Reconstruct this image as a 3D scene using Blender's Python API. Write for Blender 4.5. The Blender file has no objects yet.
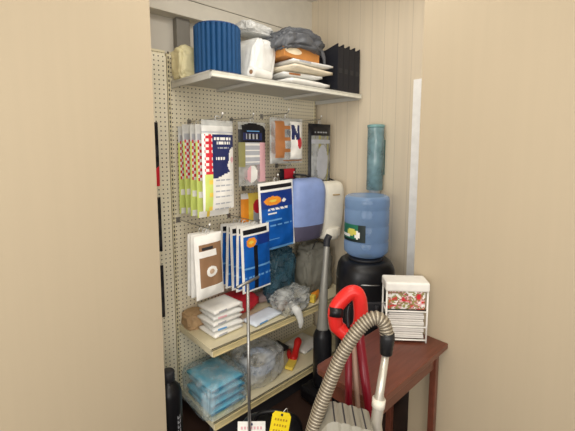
import bpy, bmesh, math, random
from mathutils import Vector, Matrix, noise
S = bpy.context.scene
COL = S.collection
PI = math.pi

# ------------------------------------------------------------------ materials
def lin(c):
    return tuple(((v/255)/12.92 if v/255 <= .04045 else ((v/255+.055)/1.055)**2.4) for v in c)
MATS = {}
def mat(name, rgb, rough=.5, metal=0., var=.06, scale=18., alpha=1., trans=0., bump=0., spec=.4, ior=1.45):
    if name in MATS: return MATS[name]
    m = bpy.data.materials.new(name); m.use_nodes = True
    nt = m.node_tree; b = nt.nodes['Principled BSDF']
    c = lin(rgb)
    tc = nt.nodes.new('ShaderNodeTexCoord'); nz = nt.nodes.new('ShaderNodeTexNoise')
    nz.inputs['Scale'].default_value = scale; nz.inputs['Detail'].default_value = 3
    nt.links.new(tc.outputs['Object'], nz.inputs['Vector'])
    rp = nt.nodes.new('ShaderNodeValToRGB')
    rp.color_ramp.elements[0].position = .3; rp.color_ramp.elements[1].position = .7
    rp.color_ramp.elements[0].color = (*[v*(1-var) for v in c], 1)
    rp.color_ramp.elements[1].color = (*[min(1, v*(1+var)) for v in c], 1)
    nt.links.new(nz.outputs['Fac'], rp.inputs['Fac']); nt.links.new(rp.outputs['Color'], b.inputs['Base Color'])
    b.inputs['Roughness'].default_value = rough; b.inputs['Metallic'].default_value = metal
    b.inputs['Alpha'].default_value = alpha; b.inputs['Transmission Weight'].default_value = trans
    b.inputs['Specular IOR Level'].default_value = spec; b.inputs['IOR'].default_value = ior
    if bump:
        bn = nt.nodes.new('ShaderNodeBump'); bn.inputs['Strength'].default_value = bump; bn.inputs['Distance'].default_value = .01
        nt.links.new(nz.outputs['Fac'], bn.inputs['Height']); nt.links.new(bn.outputs['Normal'], b.inputs['Normal'])
    MATS[name] = m
    return m

def pegboard_mat():
    m = mat('pegboard', (236, 228, 204), .55, var=.04, scale=6)
    nt = m.node_tree; b = nt.nodes['Principled BSDF']
    tc = [n for n in nt.nodes if n.type == 'TEX_COORD'][0]
    src = b.inputs['Base Color'].links[0].from_socket
    sp = nt.nodes.new('ShaderNodeSeparateXYZ'); nt.links.new(tc.outputs['Object'], sp.inputs[0])
    def cell(sock):
        a = nt.nodes.new('ShaderNodeMath'); a.operation = 'MULTIPLY'; a.inputs[1].default_value = 1/.0254
        nt.links.new(sock, a.inputs[0])
        f = nt.nodes.new('ShaderNodeMath'); f.operation = 'FRACT'; nt.links.new(a.outputs[0], f.inputs[0])
        s = nt.nodes.new('ShaderNodeMath'); s.operation = 'SUBTRACT'; s.inputs[1].default_value = .5
        nt.links.new(f.outputs[0], s.inputs[0])
        q = nt.nodes.new('ShaderNodeMath'); q.operation = 'MULTIPLY'
        nt.links.new(s.outputs[0], q.inputs[0]); nt.links.new(s.outputs[0], q.inputs[1])
        return q.outputs[0]
    ad = nt.nodes.new('ShaderNodeMath'); ad.operation = 'ADD'
    nt.links.new(cell(sp.outputs['X']), ad.inputs[0]); nt.links.new(cell(sp.outputs['Z']), ad.inputs[1])
    lt = nt.nodes.new('ShaderNodeMath'); lt.operation = 'LESS_THAN'; lt.inputs[1].default_value = .155**2
    nt.links.new(ad.outputs[0], lt.inputs[0])
    mx = nt.nodes.new('ShaderNodeMixRGB'); nt.links.new(lt.outputs[0], mx.inputs['Fac'])
    nt.links.new(src, mx.inputs[1]); mx.inputs[2].default_value = (.07, .06, .045, 1)
    nt.links.new(mx.outputs[0], b.inputs['Base Color'])
    return m

def panel_wall_mat(name, rgb, groove=True):
    """painted sheet panelling with shallow vertical grooves and a faint vertical grain"""
    m = mat(name, rgb, .6, var=.035 if groove else .012, scale=5)
    nt = m.node_tree; b = nt.nodes['Principled BSDF']
    tc = [n for n in nt.nodes if n.type == 'TEX_COORD'][0]
    mp = nt.nodes.new('ShaderNodeMapping'); mp.inputs['Scale'].default_value = (14, 14, .5)
    nt.links.new(tc.outputs['Object'], mp.inputs['Vector'])
    nz = [n for n in nt.nodes if n.type == 'TEX_NOISE'][0]
    nt.links.new(mp.outputs[0], nz.inputs['Vector']); nz.inputs['Scale'].default_value = 2.2
    if groove:
        src = b.inputs['Base Color'].links[0].from_socket
        sp = nt.nodes.new('ShaderNodeSeparateXYZ'); nt.links.new(tc.outputs['Object'], sp.inputs[0])
        a = nt.nodes.new('ShaderNodeMath'); a.operation = 'MULTIPLY'; a.inputs[1].default_value = 1/.1
        nt.links.new(sp.outputs['Y'], a.inputs[0])
        f = nt.nodes.new('ShaderNodeMath'); f.operation = 'FRACT'; nt.links.new(a.outputs[0], f.inputs[0])
        lt = nt.nodes.new('ShaderNodeMath'); lt.operation = 'LESS_THAN'; lt.inputs[1].default_value = .05
        nt.links.new(f.outputs[0], lt.inputs[0])
        mu = nt.nodes.new('ShaderNodeMath'); mu.operation = 'MULTIPLY'; mu.inputs[1].default_value = .28
        nt.links.new(lt.outputs[0], mu.inputs[0])
        mx = nt.nodes.new('ShaderNodeMixRGB'); nt.links.new(mu.outputs[0], mx.inputs['Fac'])
        nt.links.new(src, mx.inputs[1]); mx.inputs[2].default_value = (*[v*.45 for v in lin(rgb)], 1)
        nt.links.new(mx.outputs[0], b.inputs['Base Color'])
    return m

def clear_plastic(name, tint, opacity, rough=.2):
    """thin crumpled film: partly see-through, partly a glossy milky skin"""
    if name in MATS: return MATS[name]
    m = bpy.data.materials.new(name); m.use_nodes = True
    nt = m.node_tree; b = nt.nodes['Principled BSDF']; out = nt.nodes['Material Output']
    b.inputs['Base Color'].default_value = (*lin(tint), 1); b.inputs['Roughness'].default_value = rough
    b.inputs['Specular IOR Level'].default_value = .7
    tc = nt.nodes.new('ShaderNodeTexCoord'); nz = nt.nodes.new('ShaderNodeTexNoise'); nz.inputs['Scale'].default_value = 11
    nt.links.new(tc.outputs['Object'], nz.inputs['Vector'])
    bn = nt.nodes.new('ShaderNodeBump'); bn.inputs['Strength'].default_value = .6; bn.inputs['Distance'].default_value = .01
    nt.links.new(nz.outputs['Fac'], bn.inputs['Height']); nt.links.new(bn.outputs[0], b.inputs['Normal'])
    tr = nt.nodes.new('ShaderNodeBsdfTransparent'); tr.inputs[0].default_value = (*[.6+.4*v for v in lin(tint)], 1)
    mx = nt.nodes.new('ShaderNodeMixShader')
    mr = nt.nodes.new('ShaderNodeMapRange'); mr.inputs[1].default_value = .35; mr.inputs[2].default_value = .65
    mr.inputs[3].default_value = max(0, opacity-.2); mr.inputs[4].default_value = min(1, opacity+.2)
    nt.links.new(nz.outputs['Fac'], mr.inputs[0]); nt.links.new(mr.outputs[0], mx.inputs[0])
    nt.links.new(tr.outputs[0], mx.inputs[1]); nt.links.new(b.outputs[0], mx.inputs[2])
    nt.links.new(mx.outputs[0], out.inputs['Surface'])
    MATS[name] = m
    return m

def floor_mat():
    m = mat('dark_floor', (58, 42, 36), .35, var=.25, scale=3)
    return m
def wood_mat():
    m = mat('red_brown_wood', (104, 58, 44), .28, var=.18, scale=3, spec=.5)
    nt = m.node_tree; tc = [n for n in nt.nodes if n.type == 'TEX_COORD'][0]; nz = [n for n in nt.nodes if n.type == 'TEX_NOISE'][0]
    mp = nt.nodes.new('ShaderNodeMapping'); mp.inputs['Scale'].default_value = (2, 26, 8)
    nt.links.new(tc.outputs['Object'], mp.inputs[0]); nt.links.new(mp.outputs[0], nz.inputs['Vector'])
    return m

WHITE = mat('white_plastic', (232, 230, 224), .45)
CREAM = mat('cream_metal', (222, 212, 180), .4, var=.04, scale=8)
CHANNEL = mat('price_channel', (214, 198, 150), .35, var=.1, scale=12)
UNDER = mat('shelf_sheet_metal', (196, 194, 186), .4, var=.04)
STEEL = mat('steel', (150, 150, 148), .3, .8)
GREYM = mat('grey_metal', (110, 110, 112), .4, .5)
HOSE = mat('silver_hose', (160, 150, 132), .32, .35)
BLACK = mat('black_plastic', (22, 22, 25), .35)
DARK = mat('charcoal', (46, 46, 50), .5)
RED = mat('red_plastic', (206, 40, 36), .3)
DRED = mat('dark_red_plastic', (112, 10, 28), .3)
BLUE = mat('filter_blue', (18, 68, 112), .65)
LBLUE = mat('light_blue_cloth', (116, 192, 218), .7, bump=.3, scale=30)
PERI = mat('periwinkle_plastic', (136, 156, 204), .35)
PACKB = mat('print_blue', (20, 88, 172), .3, var=.3, scale=9)
PACKB2 = mat('print_deep_blue', (26, 54, 130), .3)
NAVY = mat('print_navy', (38, 46, 92), .3)
SKY = mat('print_sky', (104, 160, 214), .3)
ORANGE = mat('print_orange', (240, 150, 44), .35)
YEL = mat('print_yellow', (236, 206, 86), .4)
LIME = mat('print_lime', (206, 220, 118), .4)
PWHITE = mat('print_white', (238, 236, 230), .35)
PGREY = mat('print_grey', (176, 178, 184), .4)
PRED = mat('print_red', (208, 44, 58), .35)
PINK = mat('print_pink', (226, 176, 182), .4)
PBLK = mat('print_black', (24, 24, 30), .3)
KRAFT = mat('kraft_paper', (146, 112, 82), .65)
BROWN = mat('brown_paper', (166, 108, 62), .6)
OLIVE = mat('print_olive', (150, 146, 92), .4)
CLEAR = clear_plastic('clear_film', (222, 224, 222), .38)
MILKY = clear_plastic('milky_film', (226, 226, 222), .75, .3)
TEALF = clear_plastic('teal_film', (70, 112, 132), .5)
GREYBAG = mat('grey_bag_plastic', (92, 94, 98), .35, bump=.5, scale=20)
WBAG = mat('white_bag_plastic', (224, 224, 220), .4, bump=.5, scale=16)
CBAG = mat('cream_bag', (232, 222, 178), .6, bump=.2)
OBAG = mat('grey_cloth_bag', (118, 116, 106), .75, bump=.3, scale=25)

# ------------------------------------------------------------------ mesh builder
class MB:
    def __init__(s): s.v = []; s.f = []; s.mi = []
    def add(s, vs, fs, mi=0):
        n = len(s.v); s.v += [tuple(v) for v in vs]
        for k, f in enumerate(fs):
            s.f.append([i+n for i in f]); s.mi.append(mi[k] if isinstance(mi, list) else mi)
        return s
    def box(s, x0, x1, y0, y1, z0, z1, mi=0, M=None):
        vs = [Vector((x, y, z)) for z in (z0, z1) for y in (y0, y1) for x in (x0, x1)]
        if M: vs = [M @ v for v in vs]
        return s.add(vs, [(0,2,3,1),(4,5,7,6),(0,1,5,4),(2,6,7,3),(0,4,6,2),(1,3,7,5)], mi)
    def lathe(s, prof, n=32, c=(0,0,0), mi=0, M=None, wob=None):
        vs = []; fs = []
        for (r, z) in prof:
            for k in range(n):
                a = 2*PI*k/n; rr = r*(wob(k) if wob else 1)
                v = Vector((c[0]+rr*math.cos(a), c[1]+rr*math.sin(a), c[2]+z)); vs.append(M @ v if M else v)
        for j in range(len(prof)-1):
            for k in range(n):
                fs.append((j*n+k, j*n+(k+1) % n, (j+1)*n+(k+1) % n, (j+1)*n+k))
        fs.append(tuple(range(n))[::-1]); fs.append(tuple((len(prof)-1)*n+k for k in range(n)))
        return s.add(vs, fs, mi)
    def tube(s, pts, r, n=12, mi=0, closed=False, flat=1.):
        pts = [Vector(p) for p in pts]; m = len(pts)
        rad = r if isinstance(r, (list, tuple)) else [r]*m
        T = []
        for i in range(m):
            a = pts[(i-1) % m] if (closed or i > 0) else pts[i]; b = pts[(i+1) % m] if (closed or i < m-1) else pts[i]
            T.append((b-a).normalized())
        u = T[0].orthogonal().normalized(); vs = []; fs = []
        for i in range(m):
            u = (u-T[i]*u.dot(T[i])).normalized(); w = T[i].cross(u)
            for k in range(n):
                a = 2*PI*k/n; vs.append(pts[i]+(u*math.cos(a)+w*math.sin(a)*flat)*rad[i])
        for i in range(m if closed else m-1):
            j = (i+1) % m
            for k in range(n): fs.append((i*n+k, i*n+(k+1) % n, j*n+(k+1) % n, j*n+k))
        if not closed:
            fs.append(tuple(range(n))[::-1]); fs.append(tuple((m-1)*n+k for k in range(n)))
        return s.add(vs, fs, mi)
    def build(s, name, mats, parent=None, bevel=0, smooth=False, sub=0):
        me = bpy.data.meshes.new(name); me.from_pydata(s.v, [], s.f)
        ms = mats if isinstance(mats, list) else [mats]
        for m in ms: me.materials.append(m)
        for p, i in zip(me.polygons, s.mi): p.material_index = i; p.use_smooth = smooth
        bm = bmesh.new(); bm.from_mesh(me); bmesh.ops.recalc_face_normals(bm, faces=bm.faces); bm.to_mesh(me); bm.free()
        o = bpy.data.objects.new(name, me); COL.objects.link(o)
        if parent: o.parent = parent
        if bevel:
            md = o.modifiers.new('bevel', 'BEVEL'); md.width = bevel; md.segments = 2; md.limit_method = 'ANGLE'
        if sub:
            md = o.modifiers.new('sub', 'SUBSURF'); md.levels = sub; md.render_levels = sub
        return o

def tag(o, label, cat, group=None):
    o['label'] = label; o['category'] = cat
    if group: o['group'] = group
    return o
def thing(name, label, cat, loc=(0,0,0), rz=0., group=None, rx=0., ry=0.):
    o = bpy.data.objects.new(name, None); COL.objects.link(o); o.empty_display_size = .05
    o.location = loc; o.rotation_euler = (rx, ry, rz)
    return tag(o, label, cat, group)
def struct(o): o['kind'] = 'structure'; return o
def copy_tree(o, parent=None):
    c = o.copy(); COL.objects.link(c); c.parent = parent
    for ch in list(o.children): copy_tree(ch, c)
    return c
def smooth_pts(pts, n=8):
    """Catmull-Rom resampling"""
    P = [Vector(p) for p in pts]; P = [P[0]*2-P[1]]+P+[P[-1]*2-P[-2]]; out = []
    for i in range(1, len(P)-2):
        for k in range(n):
            t = k/n; a, b, c, d = P[i-1], P[i], P[i+1], P[i+2]
            out.append(.5*((2*b)+(c-a)*t+(2*a-5*b+4*c-d)*t*t+(3*b-a-3*c+d)*t**3))
    out.append(P[-2]); return out

def bag_mesh(sx, sy, sz, seed, crumple=.12, power=.55, freq=3., sag=0.):
    """crumpled, stuffed bag sitting on z = 0"""
    bm = bmesh.new(); bmesh.ops.create_icosphere(bm, subdivisions=5, radius=1)
    off = Vector((seed*7.3, seed*3.1, seed*1.7)); b = MB()
    for v in bm.verts:
        c = v.co.normalized()
        q = Vector([math.copysign(abs(k)**power, k) for k in c])
        n1 = noise.noise(c*freq+off); n2 = abs(noise.noise(c*freq*2.3+off*2)); n3 = abs(noise.noise(c*freq*5+off*3))
        q *= 1+crumple*(n1*1.1-n2*1.2-n3*.5)
        q = Vector((q.x*sx/2, q.y*sy/2, (q.z*.5+.5)*sz))
        q.z -= sag*(q.x/(sx/2))**2*sz
        v.co = q
    zmin = min(v.co.z for v in bm.verts)
    for v in bm.verts: v.co.z = max(0, v.co.z-.1*sz) if not sag else v.co.z-zmin
    bm.verts.index_update()
    b.add([v.co.copy() for v in bm.verts], [[v.index for v in f.verts] for f in bm.faces]); bm.free()
    return b

def pack_mesh(w, h, t, fn, mats, nu=24, nv=40, seed=0, rag=.0):
    """flat bag-pack hanging from its top edge: x 0..w, z -h..0, front face at -y, printed cell by cell"""
    b = MB(); 
    class Index(dict):
        def __missing__(d, m): mats.append(m); d[m] = len(mats)-1; return d[m]
    idx = Index({m: i for i, m in enumerate(mats)})
    def bulge(u, v):
        e = (1-(2*u-1)**4)*(1-(2*v-1)**6)
        return .0015+t/2*e+rag*noise.noise(Vector((u*4+seed, v*6, seed*2.1)))*e
    for side in (-1, 1):
        vs = [(u/nu*w, side*bulge(u/nu, v/nv), -h+v/nv*h) for v in range(nv+1) for u in range(nu+1)]
        fs = []; mi = []
        for v in range(nv):
            for u in range(nu):
                a = v*(nu+1)+u; fs.append((a, a+1, a+nu+2, a+nu+1)); mi.append(idx[fn((u+.5)/nu, (v+.5)/nv)])
        b.add(vs, fs, mi)
    for (u0, v0, u1, v1) in ((0,0,1,0),(1,0,1,1),(1,1,0,1),(0,1,0,0)):
        n = nu if v0 == v1 else nv; vs = []; fs = []; mi = []
        for k in range(n+1):
            u = u0+(u1-u0)*k/n; v = v0+(v1-v0)*k/n
            for sd in (-1, 1): vs.append((u*w, sd*bulge(u, v), -h+v*h))
        for k in range(n):
            fs.append((2*k, 2*k+1, 2*k+3, 2*k+2)); u = u0+(u1-u0)*(k+.5)/n; v = v0+(v1-v0)*(k+.5)/n
            mi.append(idx[fn(min(.999, max(.001, u)), min(.999, max(.001, v)))])
        b.add(vs, fs, mi)
    return b
def el(u, v, cu, cv, ru, rv): return ((u-cu)/ru)**2+((v-cv)/rv)**2 < 1

# ------------------------------------------------------------------ the room
WALLR = panel_wall_mat('wall_panelling', (218, 204, 180))
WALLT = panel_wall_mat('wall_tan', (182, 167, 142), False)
WALLB = mat('wall_back_paint', (206, 200, 188), .6, var=.03, scale=4)
XR = 1.24
struct(MB().box(-3.2, 1.5, -4.2, .3, -.1, 0).build('floor', floor_mat()))
struct(MB().box(-3.2, 1.5, -4.2, .3, 2.78, 2.88).build('ceiling', mat('ceiling_paint', (226, 222, 212), .8)))
struct(MB().box(-.9, 1.5, .14, .24, 0, 2.78).build('wall_back', WALLB))
struct(MB().box(XR, XR+.1, -1.15, .14, 0, 2.78).build('wall_right', WALLR))
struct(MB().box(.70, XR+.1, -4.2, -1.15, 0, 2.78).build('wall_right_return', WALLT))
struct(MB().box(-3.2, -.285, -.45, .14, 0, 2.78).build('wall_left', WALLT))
# boxed-in beam along the back wall, with a cover strip and a dark recessed joint
struct(MB().box(-.285, XR, .05, .14, 2.415, 2.512).box(-.285, XR, .065, .14, 2.522, 2.78).build('trim_1', mat('beam_paint', (222, 216, 202), .6, var=.03), bevel=.004))
struct(MB().box(-.285, XR, .07, .14, 2.508, 2.526).build('trim_2', mat('joint_dark', (96, 90, 82), .7)))
struct(MB().box(.10, .19, .09, .14, 0, 2.415).build('trim_3', mat('grey_conduit', (128, 124, 116), .5), bevel=.006))
struct(MB().box(XR-.018, XR, -.90, -.825, .0, 2.07).build('trim_4', mat('white_trim', (248, 247, 244), .4), bevel=.004))
struct(MB().box(XR-.012, XR, -.80, .14, 0, .09).build('baseboard_right', mat('base_dark', (92, 76, 62), .6), bevel=.003))

# ------------------------------------------------------------------ shelving unit
PEG = pegboard_mat()
ZT, ZM, ZB = 2.02, .572, .1475
unit = thing('shelving_unit', 'tall cream pegboard shelving unit with three shelves in the corner', 'shelving unit')
MB().box(.006, 1.196, 0, .03, .14, 2.17).build('pegboard_panel', PEG, unit)
for x in (-.012, 1.196):
    up = MB().box(x, x+.018, -.006, .05, 0, 2.17)
    for k in range(80): up.box(x+.005, x+.011, -.0075, -.005, .16+k*.0254, .174+k*.0254, 1)
    up.build('upright', [CREAM, BLACK], unit, bevel=.0)
MB().box(.006, 1.196, 0, .04, 2.17, 2.182).build('top_rail', CREAM, unit)
def shelf(z, d, lip, m):
    b = MB().box(0.006, 1.214, -d, -.004, z-.012, z).box(.006, 1.214, -d, -d+.012, z-lip, z)
    for x in (.006, 1.204): b.box(x, x+.01, -d+.012, -.004, z-.04, z-.012)
    b.box(.3, .34, -d+.012, -.01, z-.03, z-.012).box(.86, .90, -d+.012, -.01, z-.03, z-.012)
    s = b.build('shelf', m, unit, bevel=.0025)
    MB().box(.01, 1.21, -d-.006, -d-.0005, z-lip+.003, z-.006).box(.01, 1.21, -d-.009, -d-.006, z-lip+.003, z-lip+.008).box(.01, 1.21, -d-.009, -d-.006, z-.011, z-.006).build('price_channel', CHANNEL if z < 1.9 else mat('white_channel', (228, 226, 214), .4), s)
    return s
shelf(ZT, .437, .034, UNDER); shelf(ZM, .387, .042, CREAM); shelf(ZB, .387, .045, CREAM)
MB().box(.006, 1.214, -.36, -.34, 0, ZB-.045).build('kick_plate', DARK, unit)

side_unit = thing('shelving_unit', 'narrow pegboard panel left of the main unit, mostly hidden by the wall', 'shelving unit', (0,0,0))
MB().box(-.285, -.020, .0, .03, .14, 2.17).build('pegboard_panel', PEG, side_unit)
MB().box(-.105, -.02, -.012, -.001, .05, 2.15).build('filler_strip', PEG, side_unit)
MB().box(-.285, -.020, -.006, .04, 2.17, 2.182).build('top_rail', CREAM, side_unit)

# ------------------------------------------------------------------ hooks
def hook(x, z, L, what, y0=-.002):
    h = thing('pegboard_hook', 'wire pegboard hook holding '+what, 'hook', (x, y0, z), 0, 'wire hooks on the pegboard')
    pts = [(0, 0, 0), (0, -.02, 0), (0, -L+.02, 0), (0, -L+.006, .003), (0, -L, .014), (0, -L-.002, .022)]
    MB().tube(pts, .0025, 8).build('hook_wire', STEEL, h, smooth=True)
    MB().box(-.012, .012, -.004, 0, -.02, .012).build('hook_plate', STEEL, h)
    MB().lathe([(.001, -.006), (.005, -.004), (.006, 0), (.005, .004), (.001, .006)], 12, (0, -L-.002, .024)).build('hook_tip', WHITE, h, smooth=True)
    return h
def pack(name, label, cat, x, y, ztop, w, h, t, fn, mats, group=None, rz=0., ry=0., seed=0, rag=.004, part_name='printed_bag', nu=24, nv=40):
    """a flat pack whose top middle hangs at (x + w/2, y, ztop)"""
    o = thing(name, label, cat, (x+w/2, y, ztop), rz, group, 0, ry)
    b = pack_mesh(w, h, t, fn, mats, nu, nv, seed, rag)
    b.v = [(v[0]-w/2, v[1], v[2]) for v in b.v]
    b.build(part_name, mats, o, smooth=True)
    # moulded hanging tab that closes round the hook wire
    pts = [(.013*math.cos(a), 0, .010+.013*math.sin(a)) for a in [2*PI*k/16 for k in range(16)]]
    MB().tube(pts, .003, 6, closed=True, flat=.5).build('hang_tab', MILKY, o, smooth=True)
    return o

# first hook: five long packs with a red and lime edge and a navy face
def f_long(u, v):
    if v > .93: return CLEAR
    if u < .27:
        if v > .84: return MILKY if int(v*90) % 3 else PGREY
        if u < .06: return PWHITE
        if v > .40:
            k = int(v*30); return PRED if (k+int(u*12)) % 2 or .17 < u < .24 else PWHITE
        return LIME if u < .17 or int(v*20) % 3 else YEL
    if v > .85: return MILKY if int(v*80) % 3 else PGREY
    if v > .36:
        if el(u, v, .97, .60, .17, .10) or el(u, v, .90, .50, .14, .08): return PWHITE if not el(u, v, .93, .56, .06, .04) else PINK
        if u > .40 and v < .36+.16*(u-.40): return PWHITE
        if .785 < v < .805 and .30 < u < .92 and int(u*40) % 4: return PWHITE
        if .735 < v < .76 and .42 < u < .86 and int(u*44) % 4: return PWHITE
        if .69 < v < .71 and .42 < u < .80 and int(u*44) % 3: return PGREY
        if .555 < v < .59 and .40 < u < .68 and int(u*36) % 3: return PWHITE
        return NAVY
    if int(v*60) % 4 == 0 and .34 < u < .9 and int(u*30) % 5: return PGREY
    return PWHITE
def f_edge(u, v):
    if v > .90: return MILKY
    if u < .05: return LIME if v < .82 else MILKY
    if u < .28:
        if v > .84: return PGREY
        if v > .40:
            k = int(v*30); return PRED if (k+int(u*20)) % 2 or u > .22 else PWHITE
        return LIME if int(v*14) % 3 else PWHITE
    if u < .36: return YEL if v < .8 else MILKY
    if v < .4: return PWHITE
    return NAVY
LM = [MILKY, PRED, PWHITE, LIME, YEL, NAVY, PGREY]
hook(.115, 1.80, .36, 'the red and lime edged packs')
ys = (-.33, -.262, -.194, -.126, -.058)
lbl = ['front pack, white with navy print and red checked edge, nearest the hook tip',
       'second red and lime edged pack, just behind the navy printed front pack',
       'third red and lime edged pack from the front on the left hook',
       'fourth red and lime edged pack from the front, its lime edge showing widely',
       'rearmost lime edged pack against the pegboard on the left hook']
p0 = pack('vacuum_bag_pack', lbl[0], 'pack', .006, ys[0], 1.79, .195, .475, .03, f_long, LM, 'long packs on the left hook', rz=.04, nv=64, nu=36)
p1 = pack('vacuum_bag_pack', lbl[1], 'pack', .012, ys[1], 1.77, .195, .50, .02, f_edge, LM, 'long packs on the left hook', rz=-.02, nu=44, nv=60, seed=3)
for i in (2, 3, 4):
    c = copy_tree(p1); c.location = (.108+(.004, -.004, .002)[i-2], ys[i], 1.77+(.0, .006, -.004)[i-2]); c.rotation_euler = (0, (.02, -.02, .01)[i-2], (.05, -.04, .03)[i-2]); c['label'] = lbl[i]

# second hook: black header card over a clear pouch
def f_head(u, v):
    if v > .88: return PBLK if u > .1 and (el(u, v, .5, .88, .5, .1)) else CLEAR
    if v > .68:
        if u > .84 or u < .12: return PBLK
        if .74 < v < .82 and .24 < u < .72: return PBLK if int(u*22) % 3 == 0 else PGREY
        if .845 < v < .865 and .25 < u < .75: return SKY
        return PBLK if v > .83 or v < .71 else NAVY
    if u < .2: return OLIVE if v > .3 else CLEAR
    if u > .74: return PINK if .05 < v else CLEAR
    if el(u, v, .45, .18, .2, .14): return PINK if u < .4 else PWHITE
    if v > .34: return PGREY if int(v*44) % 4 else PWHITE
    return CLEAR
hook(.413, 1.825, .235, 'the black headed pack')
pack('belt_pack', 'slim clear pack with black header and grey insert, second hook from the left', 'pack', .318, -.215, 1.80, .20, .385, .03, f_head, [PBLK, CLEAR, SKY, PGREY, OLIVE, PINK, PWHITE, NAVY], rz=-.03, nv=60, nu=30)
# third: brown bags and a white card with navy and red print
def f_third(u, v):
    if v > .93 or v < .06: return CLEAR
    if u < .36: return BROWN if (u > .1 and v > .12) else CLEAR
    if u > .52 and v > .1:
        if .52 < v < .84 and (.56 < u < .64 or .74 < u < .82 or abs((u-.6)-(.84-v)*.5) < .05) and u < .83: return NAVY
        if el(u, v, .84, .45, .10, .12): return PRED
        return PWHITE
    return CLEAR if int(v*12) % 3 else BROWN
hook(.665, 1.865, .275, 'the brown and white pack')
pack('filter_pack', 'clear pack of brown bags with a white card printed navy and red', 'pack', .535, -.255, 1.835, .265, .29, .07, f_third, [CLEAR, BROWN, NAVY, PRED, PWHITE], rz=-.08, nv=40, nu=40, rag=.008)
# fourth: black topped pack of grey fittings
def f_fourth(u, v):
    if v > .8:
        if .845 < v < .87 and .2 < u < .8 and int(u*24) % 3: return PGREY
        return PBLK
    if u < .08 or u > .92 or v < .05: return PBLK
    if .68 < v < .75: return PGREY
    if el(u, v, .52, .35, .25, .3): return PGREY
    return OLIVE if int(u*11) % 4 == 0 else CLEAR
hook(1.02, 1.845, .235, 'the grey pack by the right wall')
pack('fitting_pack', 'grey clear pack with black header, last on the row beside the right wall', 'pack', .912, -.215, 1.815, .235, .43, .05, f_fourth, [PBLK, CLEAR, PGREY, OLIVE], nv=46, nu=26)

# large blue pack with an orange badge, white framed
def f_blue(u, v):
    if v > .955: return PWHITE
    if v > .90: return PBLK if .04 < u < .95 else PWHITE
    if v > .865 or u < .05 or u > .96: return PWHITE
    if el(u, v, .36, .73, .24, .065): return ORANGE if not el(u, v, .36, .73, .1, .02) else YEL
    if el(u, v, .68, .715, .06, .025): return PWHITE
    if .585 < v < .625 and .2+.5*(v-.58) < u < .78 and int(u*30+v*40) % 4: return PWHITE
    if .535 < v < .555 and .2 < u < .45: return PWHITE
    if .43 < v < .455 and .14 < u < .6: return SKY
    if .36 < v < .38 and .14 < u < .9 and int(u*20) % 4: return SKY
    if v < .03 or (.15 < v < .17 and u < .5): return SKY
    return PACKB2 if v > .62 else PACKB
hook(.55, 1.455, .30, 'the large blue pack')
BM = [PWHITE, PBLK, ORANGE, YEL, SKY, PACKB, PACKB2]
pack('vacuum_bag_pack', 'large blue pack with orange badge and white frame hung in the middle', 'pack', .418, -.275, 1.435, .275, .435, .03, f_blue, BM, ry=-.05, rz=-.06, nv=90, nu=44)
def f_yel(u, v):
    if u < .3: return ORANGE if v < .85 else PWHITE
    if u < .5: return YEL
    if el(u, v, .7, .6, .2, .2): return PRED
    return PGREY if v < .5 else YEL
hook(.50, 1.375, .13, 'the yellow pack')
pack('vacuum_bag_pack', 'yellow and orange pack half hidden behind the large blue pack', 'pack', .41, -.10, 1.35, .18, .23, .025, f_yel, [ORANGE, PWHITE, YEL, PRED, PGREY])
def f_redp(u, v): return PRED if .2 < u < .9 and v > .3 else DARKP
DARKP = PBLK
hook(.80, 1.52, .15, 'the small dark red pack')
pack('belt_pack', 'small dark red pack above the periwinkle cover', 'pack', .72, -.13, 1.50, .15, .10, .02, f_redp, [PRED, PBLK])

# five smaller blue packs, white edged
def f_small(u, v):
    if v > .955: return PWHITE
    if v > .885: return PBLK if .06 < u < .9 else PWHITE
    if v > .855 or u < .075 or v < .03: return PWHITE
    if el(u, v, .32, .76, .17, .075): return ORANGE if not el(u, v, .32, .76, .08, .025) else YEL
    if .40 < u < .54 and v < .70: return PBLK
    if .36 < v < .39: return SKY
    if .54 < u and v > .7: return PACKB2
    if .22 < v < .25 and int(u*20) % 3: return SKY
    return PACKB
hook(.38, 1.205, .33, 'the small blue packs')
sl = ['foremost small blue pack with orange badge and white edge',
      'second small blue pack, its white edge just behind the foremost one',
      'third small blue pack from the front, white edge showing',
      'fourth small blue pack from the front, white edge showing',
      'rearmost small blue pack, its edge nearest the pegboard']
q0 = pack('vacuum_bag_pack', sl[0], 'pack', .268, -.29, 1.182, .215, .405, .02, f_small, BM, 'small blue packs on one hook', rz=.0, ry=-.03, nv=70, nu=30)
for i in range(1, 5):
    c = copy_tree(q0); c.location = (.3795+(.004, -.006, .003, -.004)[i-1], -.29+.052*i, 1.182-.004*i); c.rotation_euler = (0, (.025, -.02, .04, .05)[i-1], (.03, -.02, .02, -.03)[i-1]); c['label'] = sl[i]

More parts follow.
